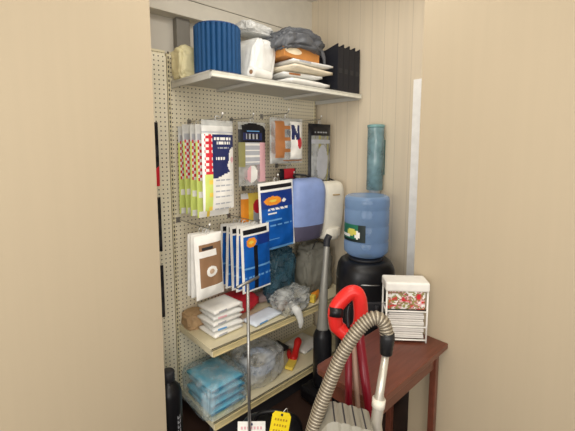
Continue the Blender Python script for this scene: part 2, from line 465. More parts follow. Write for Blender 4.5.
# brown window pack with two white ones behind it
def f_tan(u, v):
    if .12 < u < .93 and .19 < v < .86:
        if .66 < v < .76 and .12 < u < .72: return PWHITE
        if .77 < v < .82 and .2 < u < .6: return NAVYB
        if el(u, v, .52, .42, .19, .085): return PWHITE if not el(u, v, .52, .42, .09, .04) else mat('roundel_tan', (196, 168, 142), .5)
        return KRAFT
    return PWHITE
NAVYB = DARK
def f_plain(u, v): return PWHITE if not (.5 < u < .9 and .3 < v < .8) else KRAFT
hook(.023, 1.225, .36, 'the brown and white packs')
pack('vacuum_bag_pack', 'white edged pack with brown face and white roundel, lower left of the pegboard', 'pack', -.062, -.34, 1.195, .17, .345, .04, f_tan, [PWHITE, DARK, PINK, KRAFT], rz=.04, ry=-.03, nv=110, nu=60)
w1 = pack('vacuum_bag_pack', 'plain white pack right behind the brown faced pack', 'pack', -.046, -.29, 1.19, .165, .345, .03, f_plain, [PWHITE, KRAFT], 'white packs behind the brown pack', rz=-.05, ry=.02)
c = copy_tree(w1); c.location = (.043, -.235, 1.185); c.rotation_euler = (0, .03, .05); c['label'] = 'rear plain white pack, furthest behind the brown faced pack'

# teal clear pouch of parts
tp = thing('parts_bag', 'teal tinted clear bag of grey fittings hanging below the large blue pack', 'bag', (.705, -.145, .585))
b = bag_mesh(.27, .11, .42, 11, .16, .6); b.build('film', TEALF, tp, smooth=True)
MB().box(-.10, .10, -.012, .0, .375, .425).build('header_card', mat('header_teal', (40, 84, 110), .4), tp)
hook(.705, 1.022, .155, 'the teal bag of fittings')
for k, (x, z, r, a) in enumerate([(.665, .67, .033, .3), (.745, .71, .028, -.4), (.705, .82, .03, .2)]):
    o = thing('hose_fitting', ['lower left grey fitting inside the teal tinted bag', 'lower right grey fitting inside the teal tinted bag', 'upper grey fitting inside the teal tinted bag'][k], 'fitting', (x, -.145, z), 0, 'fittings in the teal bag', 0, a)
    MB().lathe([(r*.8, -.045), (r, -.04), (r, .0), (r*.7, .02), (r*.7, .05), (r*.8, .055), (r*.8, .06)], 20).build('tube_body', mat('fitting_grey', (128, 132, 136), .4), o, smooth=True)
    MB().lathe([(r*1.05, -.012), (r*1.12, -.006), (r*1.05, 0)], 20).build('ring', DARK, o, smooth=True)

# ------------------------------------------------------------------ rounded plastic covers hung at the right
def rounded_cover(w, d, h, top_r, mats, band):
    """front shell: rounded rectangle in plan, pulled in towards top and bottom"""
    b = MB(); n = 40; rows = 40; vs = []; fs = []; mi = []
    for j in range(rows+1):
        v = j/rows; z = v*h
        s = (max(0, 1-((v-.5)/.5)**5))**.5*.9+.1 if v > .5 else 1-.25*(1-v/.5)**3
        lean = .03*(v-.5)
        for k in range(n):
            a = 2*PI*k/n; ca, sa = math.cos(a), math.sin(a)
            vs.append((math.copysign(abs(ca)**.62, ca)*w/2*(.55+.45*s), math.copysign(abs(sa)**.5, sa)*d/2*s-lean, z))
    for j in range(rows):
        for k in range(n):
            fs.append((j*n+k, j*n+(k+1) % n, (j+1)*n+(k+1) % n, (j+1)*n+k)); mi.append(band((j+.5)/rows, 2*PI*(k+.5)/n))
    fs.append(tuple(range(n))[::-1]); mi.append(band(0, 0)); fs.append(tuple(rows*n+k for k in range(n))); mi.append(band(1, 0))
    b.add(vs, fs, mi); return b
pc = thing('vacuum_cover', 'periwinkle blue rounded plastic cover with dark lower lip on the pegboard', 'cover', (.842, -.25, 1.01), -.12)
rounded_cover(.285, .19, .43, .05, None, lambda v, a: 1 if v < .24 else 0).build('shell', [PERI, mat('smoke_plastic', (88, 84, 104), .35)], pc, smooth=True)
MB().tube(smooth_pts([(-.06, .0, .425), (-.05, .06, .44), (0, .10, .445), (.05, .06, .44), (.06, 0, .425)], 6), .007, 8).build('hanging_loop', DARK, pc, smooth=True)
MB().box(-.07, .06, -.088, -.082, .26, .275).build('rib', mat('peri_pale', (164, 180, 216), .4), pc, bevel=.002)
hook(.835, 1.45, .15, 'the periwinkle blue cover')
wc = thing('vacuum_cover', 'white rounded plastic cover hanging right of the periwinkle one', 'cover', (1.085, -.265, .985), -.2)
rounded_cover(.20, .15, .42, .05, None, lambda v, a: 0).build('shell', [mat('ivory_plastic', (232, 226, 210), .35)], wc, smooth=True)
MB().box(-.03, .03, -.088, -.08, .32, .33).build('badge', mat('badge_tan', (186, 160, 120), .4), wc, bevel=.001)
MB().tube(smooth_pts([(-.05, .0, .415), (-.04, .06, .43), (0, .10, .435), (.04, .06, .43), (.05, 0, .415)], 6), .006, 8).build('hanging_loop', DARK, wc, smooth=True)
MB().lathe([(.06, -.008), (.078, 0), (.085, .03), (.08, .07), (.075, .08)], 28, (0, -.005, 0)).build('end_cap', mat('ivory_plastic', (232, 226, 210), .35), wc, smooth=True)
hook(1.06, 1.42, .15, 'the white cover')
# ------------------------------------------------------------------ on the top shelf
zt = ZT+.001
pf = thing('pleated_filter', 'tall blue pleated cylinder filter on the left end of top shelf', 'filter', (.142, -.285, zt))
N = 26
prof = [(.112, .012), (.118, .014), (.118, .262), (.112, .264)]
b = MB(); n = N*6
def wv(k): 
    t = (k % 6)/6; return 1+.11*(abs(math.sin(PI*t))**.6)-.07
b.lathe([(.118, .010), (.118, .08), (.118, .2), (.118, .246)], n, wob=wv); b.build('pleats', BLUE, pf)
MB().lathe([(.105, 0), (.121, 0), (.121, .012), (.105, .012)], 48).build('end_ring', mat('deep_blue_rubber', (22, 56, 104), .5), pf, bevel=.001)
MB().lathe([(.06, .240), (.117, .244), (.117, .252), (.10, .255), (.05, .255)], 48).build('end_cap', mat('deep_blue_rubber', (22, 56, 104), .5), pf, smooth=True)

b = bag_mesh(.13, .13, .20, 4, .12); o = b.build('paper_bag', CBAG, smooth=True); o.location = (.055, -.095, zt-.001); tag(o, 'small cream bag behind the blue pleated filter', 'bag')
wb = thing('stuffed_bag', 'bulging white plastic bag leaning right of the blue filter', 'bag', (.415, -.235, zt-.002), .2)
bb_ = bag_mesh(.21, .20, .295, 2, .09, .42, 2.2); bb_.v = [(x+z*.32-.03, y, z) for (x, y, z) in bb_.v]
bb_.build('film', WBAG, wb, smooth=True)
tb = bag_mesh(.26, .16, .075, 6, .16, .6, 2.8); o = tb.build('plastic_bag', MILKY, smooth=True); o.location = (.45, -.20, zt+.287); o.rotation_euler = (0, 0, .15); tag(o, 'thin milky plastic bag lying on the leaning white bag', 'bag')
rl = thing('paper_roll', 'short white paper roll lying at the front edge of top shelf', 'roll', (.35, -.385, zt+.0285), .25, None, 0, PI/2)
MB().lathe([(.008, -.08), (.027, -.08), (.029, -.077), (.029, .077), (.027, .08), (.008, .08)], 28).build('paper', PWHITE, rl, smooth=False)
MB().lathe([(.009, -.081), (.012, -.081), (.012, .081), (.009, .081)], 16).build('core', KRAFT, rl)

def flat_pack(name, label, w, d, h, loc, rz, m, band, group=None):
    o = thing(name, label, 'pack', loc, rz, group)
    bb = MB(); nx, ny = 12, 10
    # pillow slab with soft rims
    for sgn in (0, 1):
        vs = []; fs = []
        for j in range(ny+1):
            for i in range(nx+1):
                u, v = i/nx*2-1, j/ny*2-1; e = (1-u**6)*(1-v**6)
                z = h/2+(sgn-.5)*h*(.35+.65*e)+.0015*noise.noise(Vector((u*3+rz*50, v*3, loc[2]*20)))*sgn
                vs.append((u*w/2, v*d/2, z))
        for j in range(ny):
            for i in range(nx):
                a = j*(nx+1)+i; fs.append((a, a+1, a+nx+2, a+nx+1))
        bb.add(vs, fs)
    nn = (nx+1)*(ny+1); rim = [i for i in range(nx+1)]+[j*(nx+1)+nx for j in range(1, ny+1)]+[ny*(nx+1)+i for i in range(nx-1, -1, -1)]+[j*(nx+1) for j in range(ny-1, 0, -1)]
    for k in range(len(rim)):
        a, c2 = rim[k], rim[(k+1) % len(rim)]; bb.f.append([a, c2, c2+nn, a+nn]); bb.mi.append(0)
    bb.build('wrapper', m, o, smooth=True)
    if band: MB().box(-w*.36, -w*.08, -d/2-.0012, -d/2+.002, h*.34, h*.66).build('label_strip', band, o)
    return o
names = ['lowest', 'second from the bottom', 'second from the top', 'topmost']
z = zt
for i in range(4):
    hh = (.046, .036, .042, .034)[i]
    flat_pack('paper_pack', 'flat white paper pack, %s of the stack on the top shelf' % names[i], (.36, .30, .37, .34)[i], .26, hh, ((.725, .70, .74, .76)[i], -.285+(.0, .02, -.01, .0)[i], z), (.03, -.14, .07, -.05)[i], (PWHITE, WBAG, mat('cream_wrap', (234, 222, 198), .5), WBAG)[i], [None, BROWN, None, PGREY][i], 'white paper packs on the top shelf')
    z += hh+.0005
bx = thing('cardboard_box', 'orange brown box with cream oval, under the dark grey bag on top', 'box', (.70, -.265, z), .02)
MB().box(-.165, .145, -.11, .11, 0, .075).build('carton', mat('orange_card', (190, 128, 66), .6), bx, bevel=.003)
ov = MB(); ov.add([(.07*math.cos(2*PI*k/28)-.09, -.1105-.001*s, .04+.02*math.sin(2*PI*k/28)) for s in (0, 1) for k in range(28)], [tuple(range(28, 56))]+[(k, (k+1) % 28, 28+(k+1) % 28, 28+k) for k in range(28)]); ov.build('oval_print', mat('oval_cream', (238, 222, 190), .5), bx)
gb = thing('plastic_bag', 'dark grey plastic bag draped over the orange brown box', 'bag', (.695, -.24, z+.012), .0)
bag_mesh(.42, .36, .15, 7, .14, .6, 2.6, sag=.40).build('film', GREYBAG, gb, smooth=True)
MB().tube(smooth_pts([(.13, -.12, .09), (.17, -.13, .07), (.195, -.135, .02), (.20, -.13, -.03)], 5), [.02, .022, .025, .027, .028, .03, .03, .028, .027, .025, .022, .02, .018, .016, .014, .012], 10, flat=.5).build('loose_flap', GREYBAG, gb, smooth=True)

# magazine files
def file_box(label):
    o = thing('magazine_file', label, 'file box', (0,0,0), 0, 'black file boxes on the top shelf')
    w, d, h1, h2 = .058, .215, .305, .275; t = .004; bb = MB()
    def side(x0):
        pr = [(-d, 0), (0, 0), (0, h2), (-d*.5, h2+.004), (-d, h1)]
        vs = [(x, y, zz) for x in (x0, x0+t) for (y, zz) in pr]; n = len(pr)
        bb.add(vs, [tuple(range(n)), tuple(range(n, 2*n))]+[(k, (k+1) % n, n+(k+1) % n, n+k) for k in range(n)])
    side(0); side(w-t); bb.box(t, w-t, -d, 0, 0, t); bb.box(t, w-t, -d, -d+t, t, h1-.02)
    bb.build('case', mat('file_black', (30, 31, 38), .55, bump=.1), o)
    MB().box(t, w-t, -t, 0, t, h2).build('back_panel', mat('file_black', (30, 31, 38), .55, bump=.1), o)
    pg = MB()
    for k in range(3): pg.box(t+.004+k*.016, t+.016+k*.016, -d+.012, -.008, .005, h2-.03+.01*((k*7) % 3))
    pg.build('papers', DARK, o)
    MB().box(.012, w-.012, -d-.001, -d, .12, .15).build('label_holder', DARK, o)
    return o
fl = ['leftmost black file box, beside the white paper packs', 'second black file box from the left on the top shelf', 'third black file box from the left on the top shelf', 'rightmost black file box, against the right wall']
f0 = file_box(fl[0])
for i in range(4):
    o = f0 if i == 0 else copy_tree(f0)
    o.location = (.974+.0605*i, -.205, zt); o.rotation_euler = (0, 0, 0); o['label'] = fl[i]

# ------------------------------------------------------------------ on the middle shelf
zm = ZM+.001
z = zm
wn = ['lowest', 'second from the bottom', 'middle', 'second from the top', 'topmost']
for i in range(5):
    hh = .034
    o = flat_pack('wrapped_pad', 'white wrapped pad, %s of the stack on the middle shelf' % wn[i], .20, .17, hh, (.165+(.0, .006, -.005, .004, -.002)[i], -.225+(0, -.004, .004, -.003, .002)[i], z), (.05, -.08, .06, -.04, .08)[i], WBAG if i % 2 else PWHITE, [PGREY, SKY, PGREY, PINK, PGREY][i], 'white wrapped pads')
    z += hh+.0005
rp = flat_pack('red_pack', 'red pack lying behind the stack of white wrapped pads', .25, .16, .135, (.36, -.105, zm), .1, PRED, PWHITE)
b = bag_mesh(.14, .14, .11, 9, .12); o = b.build('paper_bag', mat('brown_bag', (190, 158, 120), .7, bump=.3), smooth=True); o.location = (.075, -.075, zm-.002); tag(o, 'small brown bag at the left back corner of middle shelf', 'bag')
flat_pack('paper_pack', 'flat white and pale blue pack at the front of the middle shelf', .24, .12, .03, (.43, -.29, zm), .12, mat('pale_blue_white', (218, 226, 238), .4), SKY)
flat_pack('paper_pack', 'greyish pink flat pack beside the red pack on middle shelf', .13, .10, .06, (.61, -.08, zm+.0), -.2, mat('dusty_pink', (170, 146, 146), .5), None)
cb = thing('parts_bag', 'crumpled clear bag of small parts spilling over middle shelf front', 'bag', (.665, -.30, zm-.003), .1)
bag_mesh(.29, .19, .16, 15, .22, .6, 3.2).build('film', CLEAR, cb, smooth=True)
MB().tube(smooth_pts([(-.06, -.07, .05), (-.055, -.105, .03), (-.05, -.128, -.03), (-.055, -.128, -.075)], 5), [.02, .022, .025, .027, .028, .028, .027, .025, .023, .021, .02, .018, .016, .014, .011, .008], 10, flat=.5).build('loose_corner', MILKY, cb, smooth=True)
pc_ = [('brush_head', 'tan brush head inside the clear parts bag', (.60, -.29, zm+.028), KRAFT, .5), ('hose_fitting', 'dark fitting inside the clear parts bag', (.715, -.285, zm+.03), DARK, -.4), ('hose_fitting', 'white fitting at the front inside the clear parts bag', (.66, -.325, zm+.026), WHITE, 1.1)]
for nme, l, loc, m, a in pc_:
    o = thing(nme, l, 'fitting', loc, a, None, 0, PI/2)
    MB().lathe([(.015, -.05), (.022, -.045), (.022, .0), (.016, .015), (.016, .045), (.02, .05)], 18).build('tube_body', m, o, smooth=True)
    MB().lathe([(.0225, -.02), (.025, -.015), (.0225, -.01)], 18).build('ring', STEEL, o, smooth=True)
ot = thing('duster_brush', 'orange brush lying at the front of the middle shelf', 'brush', (.90, -.31, zm+.028), .35)
MB().tube(smooth_pts([(-.06, 0, 0), (-.02, 0, .002), (.03, 0, .006), (.07, .01, .004)], 5), [.016, .024, .027, .028, .028, .027, .025, .023, .020, .017, .015, .014, .013, .012, .011, .009], 12).build('handle', ORANGE, ot, smooth=True)
MB().box(-.09, -.05, -.026, .026, -.024, .024).build('bristles', YEL, ot, bevel=.004)
gg = thing('cloth_bag', 'slumped dark grey cloth bag at the right end of middle shelf', 'bag', (1.03, -.165, zm-.004), -.1)
bag_mesh(.30, .22, .41, 21, .12, .62, 2.).build('cloth', OBAG, gg, smooth=True)
MB().tube(smooth_pts([(-.07, -.06, .33), (-.05, -.08, .39), (0, -.085, .415), (.05, -.08, .39), (.07, -.06, .33)], 6), .008, 8, flat=.4).build('strap', DARK, gg, smooth=True)

# ------------------------------------------------------------------ on the bottom shelf
zb = ZB+.001
cn = ['lowest', 'second from the bottom', 'second from the top', 'topmost']
z = zb
for i in range(4):
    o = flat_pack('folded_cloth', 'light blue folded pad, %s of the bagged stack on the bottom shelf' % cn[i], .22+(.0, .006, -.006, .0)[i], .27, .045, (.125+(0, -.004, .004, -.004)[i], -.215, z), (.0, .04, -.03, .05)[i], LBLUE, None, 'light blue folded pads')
    MB().box(-.112, .112, -.1365, -.1345, .015, .028).build('fold_shade', mat('pad_shadow_blue', (74, 134, 168), .7), o)  # darker blue strip, shade of the fold put into the colour
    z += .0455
cl = thing('plastic_bag', 'clear plastic bag wrapped round the light blue folded pads', 'bag', (.115, -.215, zb-.002))
bag_mesh(.30, .335, .235, 31, .07, .35, 3.).build('film', clear_plastic('thin_film', (220, 230, 234), .2), cl, smooth=True)
hb = thing('parts_bag', 'clear bag holding a coiled grey hose on the bottom shelf', 'bag', (.44, -.215, zb-.003), .05)
bag_mesh(.34, .27, .25, 41, .10, .6, 1.8).build('film', clear_plastic('soft_film', (232, 234, 234), .3), hb, smooth=True)
hs = thing('coiled_hose', 'coiled grey hose inside the clear bag on the bottom shelf', 'hose', (.44, -.225, zb+.10), -.6, None, .9)
pts = []
for k in range(90):
    a = k/90*2*PI*2.4; r = .085+.012*math.sin(a*.4); pts.append((r*math.cos(a), .75*r*math.sin(a), .05*k/90+.03*math.sin(a)*.6+.02))
MB().tube(pts, [.018+.002*(k % 2) for k in range(90)], 12).build('hose_coil', mat('hose_pale_grey', (166, 176, 194), .4), hs, smooth=True)
MB().tube([pts[-1], (Vector(pts[-1])*2-Vector(pts[-4]))], .018, 12).build('hose_cuff', DARK, hs, smooth=True)
rt = thing('scraper_tool', 'red handled tool with yellow tip on the bottom shelf', 'tool', (.72, -.27, zb+.024), .5)
MB().tube(smooth_pts([(-.02, 0, 0), (.03, 0, .012), (.08, 0, .05), (.13, 0, .085)], 5), [.020, .024, .026, .027, .027, .026, .025, .024, .023, .023, .024, .026, .028, .028, .024, .014], 12).build('handle', RED, rt, smooth=True)
MB().box(-.11, -.01, -.028, .028, -.018, .004).build('blade', YEL, rt, bevel=.003)
MB().tube([(.0, .02, -.004), (.05, .05, -.004), (.09, .06, -.004)], .018, 10).build('side_grip', RED, rt, smooth=True)
flat_pack('paper_pack', 'flat white pack lying at the right of the bottom shelf', .22, .2, .03, (.93, -.16, zb), .1, PWHITE, PGREY)
flat_pack('paper_pack', 'dark flat pack behind the red handled tool', .18, .12, .05, (.70, -.085, zb), .0, DARK, PGREY)

# ------------------------------------------------------------------ neighbours at the far left (mostly hidden)
def f_nb(u, v): return PBLK if v > .7 or int(v*10) % 3 == 0 else DARK
def f_nr(u, v): return PRED if v < .8 else PWHITE
for z, fn, ms, l in ((1.78, f_nb, [PBLK, DARK], 'dark pack at the far left edge, above the red one'), (1.60, f_nr, [PRED, PWHITE], 'small red pack at the far left edge beside the filler strip'), (1.38, f_nb, [PBLK, DARK], 'dark pack at the far left edge, below the red one'), (1.0, f_nb, [PBLK, DARK], 'lowest dark pack hanging at the far left edge')):
    hk = hook(-.19, z+.012, .14, 'the '+l.split(' at')[0]+(', upper' if z > 1.7 else ', lower' if z < 1.2 else '')+' at far left', -.002)
    pack('belt_pack', l, 'pack', -.235, -.10, z, .115, .16 if fn is f_nr else .30, .02, fn, ms, seed=z)
bt = thing('canister', 'black cylinder with pale grey lettering on floor at far left', 'canister', (-.214, -.32, .001))
MB().lathe([(.058, 0), (.066, .006), (.066, .40), (.060, .425), (.036, .455), (.03, .46), (.03, .50), (.026, .505)], 36).build('body', BLACK, bt, smooth=True)
lb = MB()
for k in range(8):
    for (a0, a1, z0, z1) in ((-.02, .30, .10+k*.026, .106+k*.026), (-.02, .04, .10+k*.026, .118+k*.026), (.2, .26 if k % 2 else .3, .10+k*.026, .118+k*.026)):
        vs = []
        for t in range(5):
            a = -PI/2+.25+a0+(a1-a0)*t/4
            for zz in (z0, z1): vs.append((.0666*math.cos(a), .0666*math.sin(a), zz))
        lb.add(vs, [(2*t, 2*t+2, 2*t+3, 2*t+1) for t in range(4)])
lb.build('lettering', PGREY, bt)
MB().lathe([(.031, .47), (.034, .472), (.034, .515), (.03, .52)], 24).build('cap', DARK, bt, smooth=True)

# ------------------------------------------------------------------ water cooler and bottle, cup tube
wcx, wcy = .945, -.695
co = thing('water_cooler', 'black round shouldered water cooler beside the right wall', 'water cooler', (wcx, wcy, 0), math.radians(-45))
b = MB(); n = 48; rows = [(.0, .94), (.02, .98), (.1, 1), (.78, 1), (.80, 1.0), (.86, .99), (.905, .95), (.935, .86), (.95, .74), (.952, .7)]
vs = []; fs = []
for (z, s) in rows:
    for k in range(n):
        a = 2*PI*k/n; c_, s_ = math.cos(a), math.sin(a)
        vs.append((math.copysign(abs(c_)**.8, c_)*.182*s, math.copysign(abs(s_)**.8, s_)*.182*s, z))
for j in range(len(rows)-1):
    for k in range(n): fs.append((j*n+k, j*n+(k+1) % n, (j+1)*n+(k+1) % n, (j+1)*n+k))
fs.append(tuple(range(n))); fs.append(tuple((len(rows)-1)*n+k for k in range(n))); b.add(vs, fs)
b.build('body', BLACK, co, smooth=True)
tr = MB(); tr.lathe([(.1835, .0), (.186, .004), (.1835, .008)], 48, (0, 0, .835)); tr.build('chrome_band', STEEL, co, smooth=True)
MB().box(-.07, .07, -.190, -.15, .58, .74).build('tap_recess', DARK, co, bevel=.01)
for x in (-.035, .035): MB().lathe([(.012, 0), (.014, .004), (.014, .04), (.01, .045)], 16, (x, -.20, .68)).build('tap', DARK, co, smooth=True)
MB().box(-.075, .075, -.22, -.16, .50, .52).build('drip_tray', DARK, co, bevel=.004)
MB().lathe([(.10, .952), (.108, .952), (.108, .962), (.10, .964)], 40).build('collar', DARK, co, smooth=True)
BOT = bpy.data.materials.new('blue_bottle'); BOT.use_nodes = True
nt = BOT.node_tree; pb = nt.nodes['Principled BSDF']; pb.inputs['Base Color'].default_value = (*lin((150, 180, 218)), 1); pb.inputs['Roughness'].default_value = .18
tr_ = nt.nodes.new('ShaderNodeBsdfTransparent'); tr_.inputs[0].default_value = (*lin((190, 214, 240)), 1)
mx = nt.nodes.new('ShaderNodeMixShader'); lw = nt.nodes.new('ShaderNodeLayerWeight'); lw.inputs[0].default_value = .35
mr = nt.nodes.new('ShaderNodeMapRange'); mr.inputs[3].default_value = .32; mr.inputs[4].default_value = .95
nt.links.new(lw.outputs['Facing'], mr.inputs[0]); nt.links.new(mr.outputs[0], mx.inputs[0]); nt.links.new(tr_.outputs[0], mx.inputs[1]); nt.links.new(pb.outputs[0], mx.inputs[2]); nt.links.new(mx.outputs[0], nt.nodes['Material Output'].inputs[0])
wbt = thing('water_bottle', 'large translucent blue water bottle upturned on the black cooler', 'bottle', (wcx, wcy, .9635))
pr = [(.04, .0), (.07, .004), (.115, .018), (.136, .04), (.138, .06), (.138, .10), (.1355, .106), (.1355, .114), (.138, .12), (.138, .20), (.1355, .206), (.1355, .214), (.138, .22), (.138, .30), (.1355, .306), (.1355, .314), (.138, .32), (.138, .365), (.134, .38), (.12, .39), (.10, .388), (.05, .378)]
MB().lathe(pr, 48).build('bottle_shell', BOT, wbt, smooth=True)
lab = MB(); nn = 16; vs = []; fs = []; mi = []
LBM = [mat('label_green', (40, 110, 84), .4), mat('label_dark', (28, 40, 40), .4), PWHITE, mat('label_yellow', (214, 206, 96), .4)]
for j in range(13):
    for k in range(nn+1):
        a = math.radians(-222)+math.radians(75)*k/nn; vs.append((.1392*math.cos(a), .1392*math.sin(a), .118+.105*j/12))
for j in range(12):
    for k in range(nn):
        fs.append((j*(nn+1)+k, j*(nn+1)+k+1, (j+1)*(nn+1)+k+1, (j+1)*(nn+1)+k))
        u, v = (k+.5)/nn, (j+.5)/12
        mi.append(3 if el(u, v, .5, .55, .18, .2) else 2 if el(u, v, .72, .4, .08, .25) or (u < .45 and .25 < v < .38) else 1 if u > .74 or v < .2 else 0)
lab.add(vs, fs, mi); lab.build('label', LBM, wbt, smooth=True)
ct = thing('cup_dispenser', 'teal tube cup dispenser fixed on the right wall above bottle', 'dispenser', (1.165, -.60, 1.36))
TUBE = clear_plastic('teal_tube', (136, 170, 178), .6, .2)
MB().lathe([(.051, .0), (.055, .004), (.055, .43), (.051, .434)], 36).build('tube', TUBE, ct, smooth=True)
MB().lathe([(.056, .418), (.058, .422), (.058, .436), (.045, .44)], 36).build('lid', mat('tube_lid', (120, 160, 160), .3), ct, smooth=True)
MB().lathe([(.03, -.03), (.033, -.028), (.04, -.004), (.045, .002)], 30).build('dispensing_ring', mat('clear_white', (204, 212, 216), .3), ct, smooth=True)
MB().box(.05, .075, -.03, .03, .1, .34).build('wall_bracket', mat('bracket_teal', (84, 120, 122), .4), ct, bevel=.003)
cp = MB()
for k in range(16): cp.lathe([(.036, .01+k*.02), (.044, .03+k*.02), (.045, .031+k*.02)], 24)
o = cp.build('paper_cup_stack', mat('cup_teal', (170, 200, 206), .5), smooth=True); o.location = (1.165, -.60, 1.365); tag(o, 'stack of paper cups inside the teal tube dispenser', 'cups')

# ------------------------------------------------------------------ black upright vacuum with grey wand by the shelf's right end
uv = thing('upright_vacuum', 'black upright vacuum with grey wand at the right end of shelves', 'vacuum', (.735, -.525, 0))
MB().box(-.11, .025, -.10, .10, .01, .10).build('base', BLACK, uv, bevel=.02)
MB().lathe([(.055, .10), (.06, .12), (.06, .44), (.05, .47), (.035, .49), (.03, .50)], 28).build('dust_bin', BLACK, uv, smooth=True)
MB().tube(smooth_pts([(.0, 0, .49), (.0, .0, .56), (.012, .004, .75), (.035, .01, .95), (.05, .015, 1.05)], 8), [.040-.021*min(1, k/22) for k in range(33)], 14).build('wand', mat('wand_grey', (150, 148, 140), .35, .3), uv, smooth=True)
MB().tube(smooth_pts([(.044, .013, 1.02), (.051, .015, 1.06), (.06, .005, 1.09)], 6), .021, 12).build('grip', DARK, uv, smooth=True)

# ------------------------------------------------------------------ thin rod stand and tags
rd = thing('sign_stand', 'thin grey metal rod stand with short top bar before the shelves', 'stand', (-.01, -.735, 0))
MB().lathe([(.05, .001), (.05, .008), (.03, .014), (.012, .02), (.008, .03)], 32).build('foot', GREYM, rd, smooth=True)
MB().tube([(0, 0, .02), (0, 0, 1.045)], .0075, 12).build('pole', STEEL, rd, smooth=True)
MB().tube([(-.062, -.006, 1.045), (.07, .012, 1.055)], .007, 10).build('top_bar', STEEL, rd, smooth=True)
wt = thing('price_card', 'white card with pink lettering fixed to the thin rod', 'card', (-.01, -.748, .27), math.radians(-42), None, -.25)
MB().box(-.065, .065, -.002, 0, 0, .10).build('card', PWHITE, wt)
wl = MB()
for r_, zz in enumerate((.066, .044, .022)):
    for k in range(7):
        x = -.05+k*.015; wl.box(x, x+.009, -.003, -.0021, zz, zz+.012); 
wl.build('lettering', PINK, wt)
MB().lathe([(.004, 0), (.006, .001), (.004, .002)], 12, (0, 0, 0), M=Matrix.Translation((0, -.0025, .088)) @ Matrix.Rotation(PI/2, 4, 'X')).build('eyelet', NAVY, wt)
fv = thing('canister_vacuum', 'low black canister vacuum on the floor before the bottom shelf', 'vacuum', (.17, -.68, .0), -.7)
b = bag_mesh(.34, .24, .27, 3, .0, .62); b.v = [(x, y, z+.012) for (x, y, z) in b.v]; b.build('body', mat('vac_black', (26, 25, 28), .3), fv, smooth=True)
MB().tube(smooth_pts([(-.09, 0, .22), (-.07, 0, .285), (0, 0, .30), (.07, 0, .285), (.09, 0, .22)], 6), .011, 10).build('carry_handle', BLACK, fv, smooth=True)
for sx in (-1, 1):
    MB().lathe([(.045, -.012), (.05, -.008), (.05, .008), (.045, .012)], 24, M=Matrix.Translation((.08*sx, -.128, .05)) @ Matrix.Rotation(PI/2, 4, 'X')).build('wheel', DARK, fv)
MB().tube([(.15, 0, .10), (.20, 0, .11)], .025, 14).build('hose_port', DARK, fv, smooth=True)
yt = thing('price_tag', 'yellow tag hanging on the low black canister vacuum', 'tag', (.095, -.815, .285), math.radians(-42), None, -.25, .2)
b = MB(); pr = [(-.045, 0), (.045, 0), (.045, .10), (.033, .115), (-.033, .115), (-.045, .10)]
b.add([(x, y, z) for y in (0, -.002) for (x, z) in pr], [tuple(range(6)), tuple(range(6, 12))]+[(k, (k+1) % 6, 6+(k+1) % 6, 6+k) for k in range(6)]); b.build('card', mat('tag_yellow', (250, 222, 30), .45), yt)
b = MB()
for r_, zz in enumerate((.075, .05, .025)):
    for k in range(5): b.box(-.03+k*.013, -.022+k*.013, -.003, -.0021, zz, zz+.010)
b.build('lettering', mat('tag_ink', (190, 150, 20), .5), yt)
MB().lathe([(.004, 0), (.006, .001), (.004, .002)], 12, M=Matrix.Translation((0, -.0025, .103)) @ Matrix.Rotation(PI/2, 4, 'X')).build('eyelet', DARK, yt)
MB().tube(smooth_pts([(0, 0, .106), (.02, .02, .125), (.035, .06, .09)], 5), .002, 6).build('string', PWHITE, yt, smooth=True)

# ------------------------------------------------------------------ desk
WOOD = wood_mat()
dk = thing('desk', 'reddish brown wooden desk at lower right against the wall', 'desk', (.405, -1.225, 0))
b = MB(); x0, x1, y0, y1 = -.295, .293, -.11, .195; R_ = .03; ring = []
for (cx_, cy_, a0) in ((x1-.004, y1-.004, 0), (x0+R_, y1-R_, PI/2), (x0+R_, y0+R_, PI), (x1-.004, y0+.004, 1.5*PI)):
    rr = .004 if cx_ > 0 else R_
    for k in range(7): a = a0+PI/2*k/6; ring.append((cx_+rr*math.cos(a), cy_+rr*math.sin(a)))
n = len(ring); b.add([(x, y, z) for z in (.712, .74) for (x, y) in ring], [tuple(range(n))[::-1], tuple(range(n, 2*n))]+[(k, (k+1) % n, n+(k+1) % n, n+k) for k in range(n)])
b.build('desk_top', WOOD, dk, bevel=.004)
for x in (x0+.03, x1-.05):
    for y in (y0+.03, y1-.05): MB().box(x, x+.03, y, y+.03, 0, .712).build('leg', WOOD, dk, bevel=.003)
MB().box(x0+.06, x1-.05, y1-.042, y1-.028, .62, .712).box(x0+.06, x1-.05, y0+.038, y0+.052, .62, .712).box(x0+.036, x0+.05, y0+.06, y1-.05, .62, .712).build('apron', WOOD, dk)

# white rack with magazines on the desk
RKL, RKA = (.497, -1.127, .7415), math.radians(-47)
rk = thing('magazine_rack', 'white magazine rack on the desk beside the right wall', 'rack', RKL, RKA)
fr = MB()
X0, X1, D2, H2 = 0, .185, .09, .285
for z in (.012, .075, .15, .25):
    fr.tube([(X0, 0, z), (X1, 0, z)], .004, 8).tube([(X0, D2, z), (X1, D2, z)], .004, 8).tube([(X0, 0, z), (X0, D2, z)], .004, 8)
for x in (X0, X1):
    for y in (0, D2): fr.tube([(x, y, 0), (x, y, .255)], .0045, 8)
fr.build('wire_frame', WHITE, rk, smooth=True)
MB().box(X0-.008, X1+.006, -.012, D2+.006, .248, .292).build('top_panel', WHITE, rk, bevel=.008)
MB().box(X0, X1, 0.002, D2-.002, .146, .152).build('shelf', DARK, rk)
def f_mag(u, v):
    q = noise.noise(Vector((u*7, v*5, 3.3))); r = noise.noise(Vector((u*11, v*9, 8.1)))
    if q > .22: return PRED if r > -.1 else BROWN
    if r > .16: return OLIVE
    if q < -.2: return PWHITE
    return KRAFT if r < -.05 else PINK
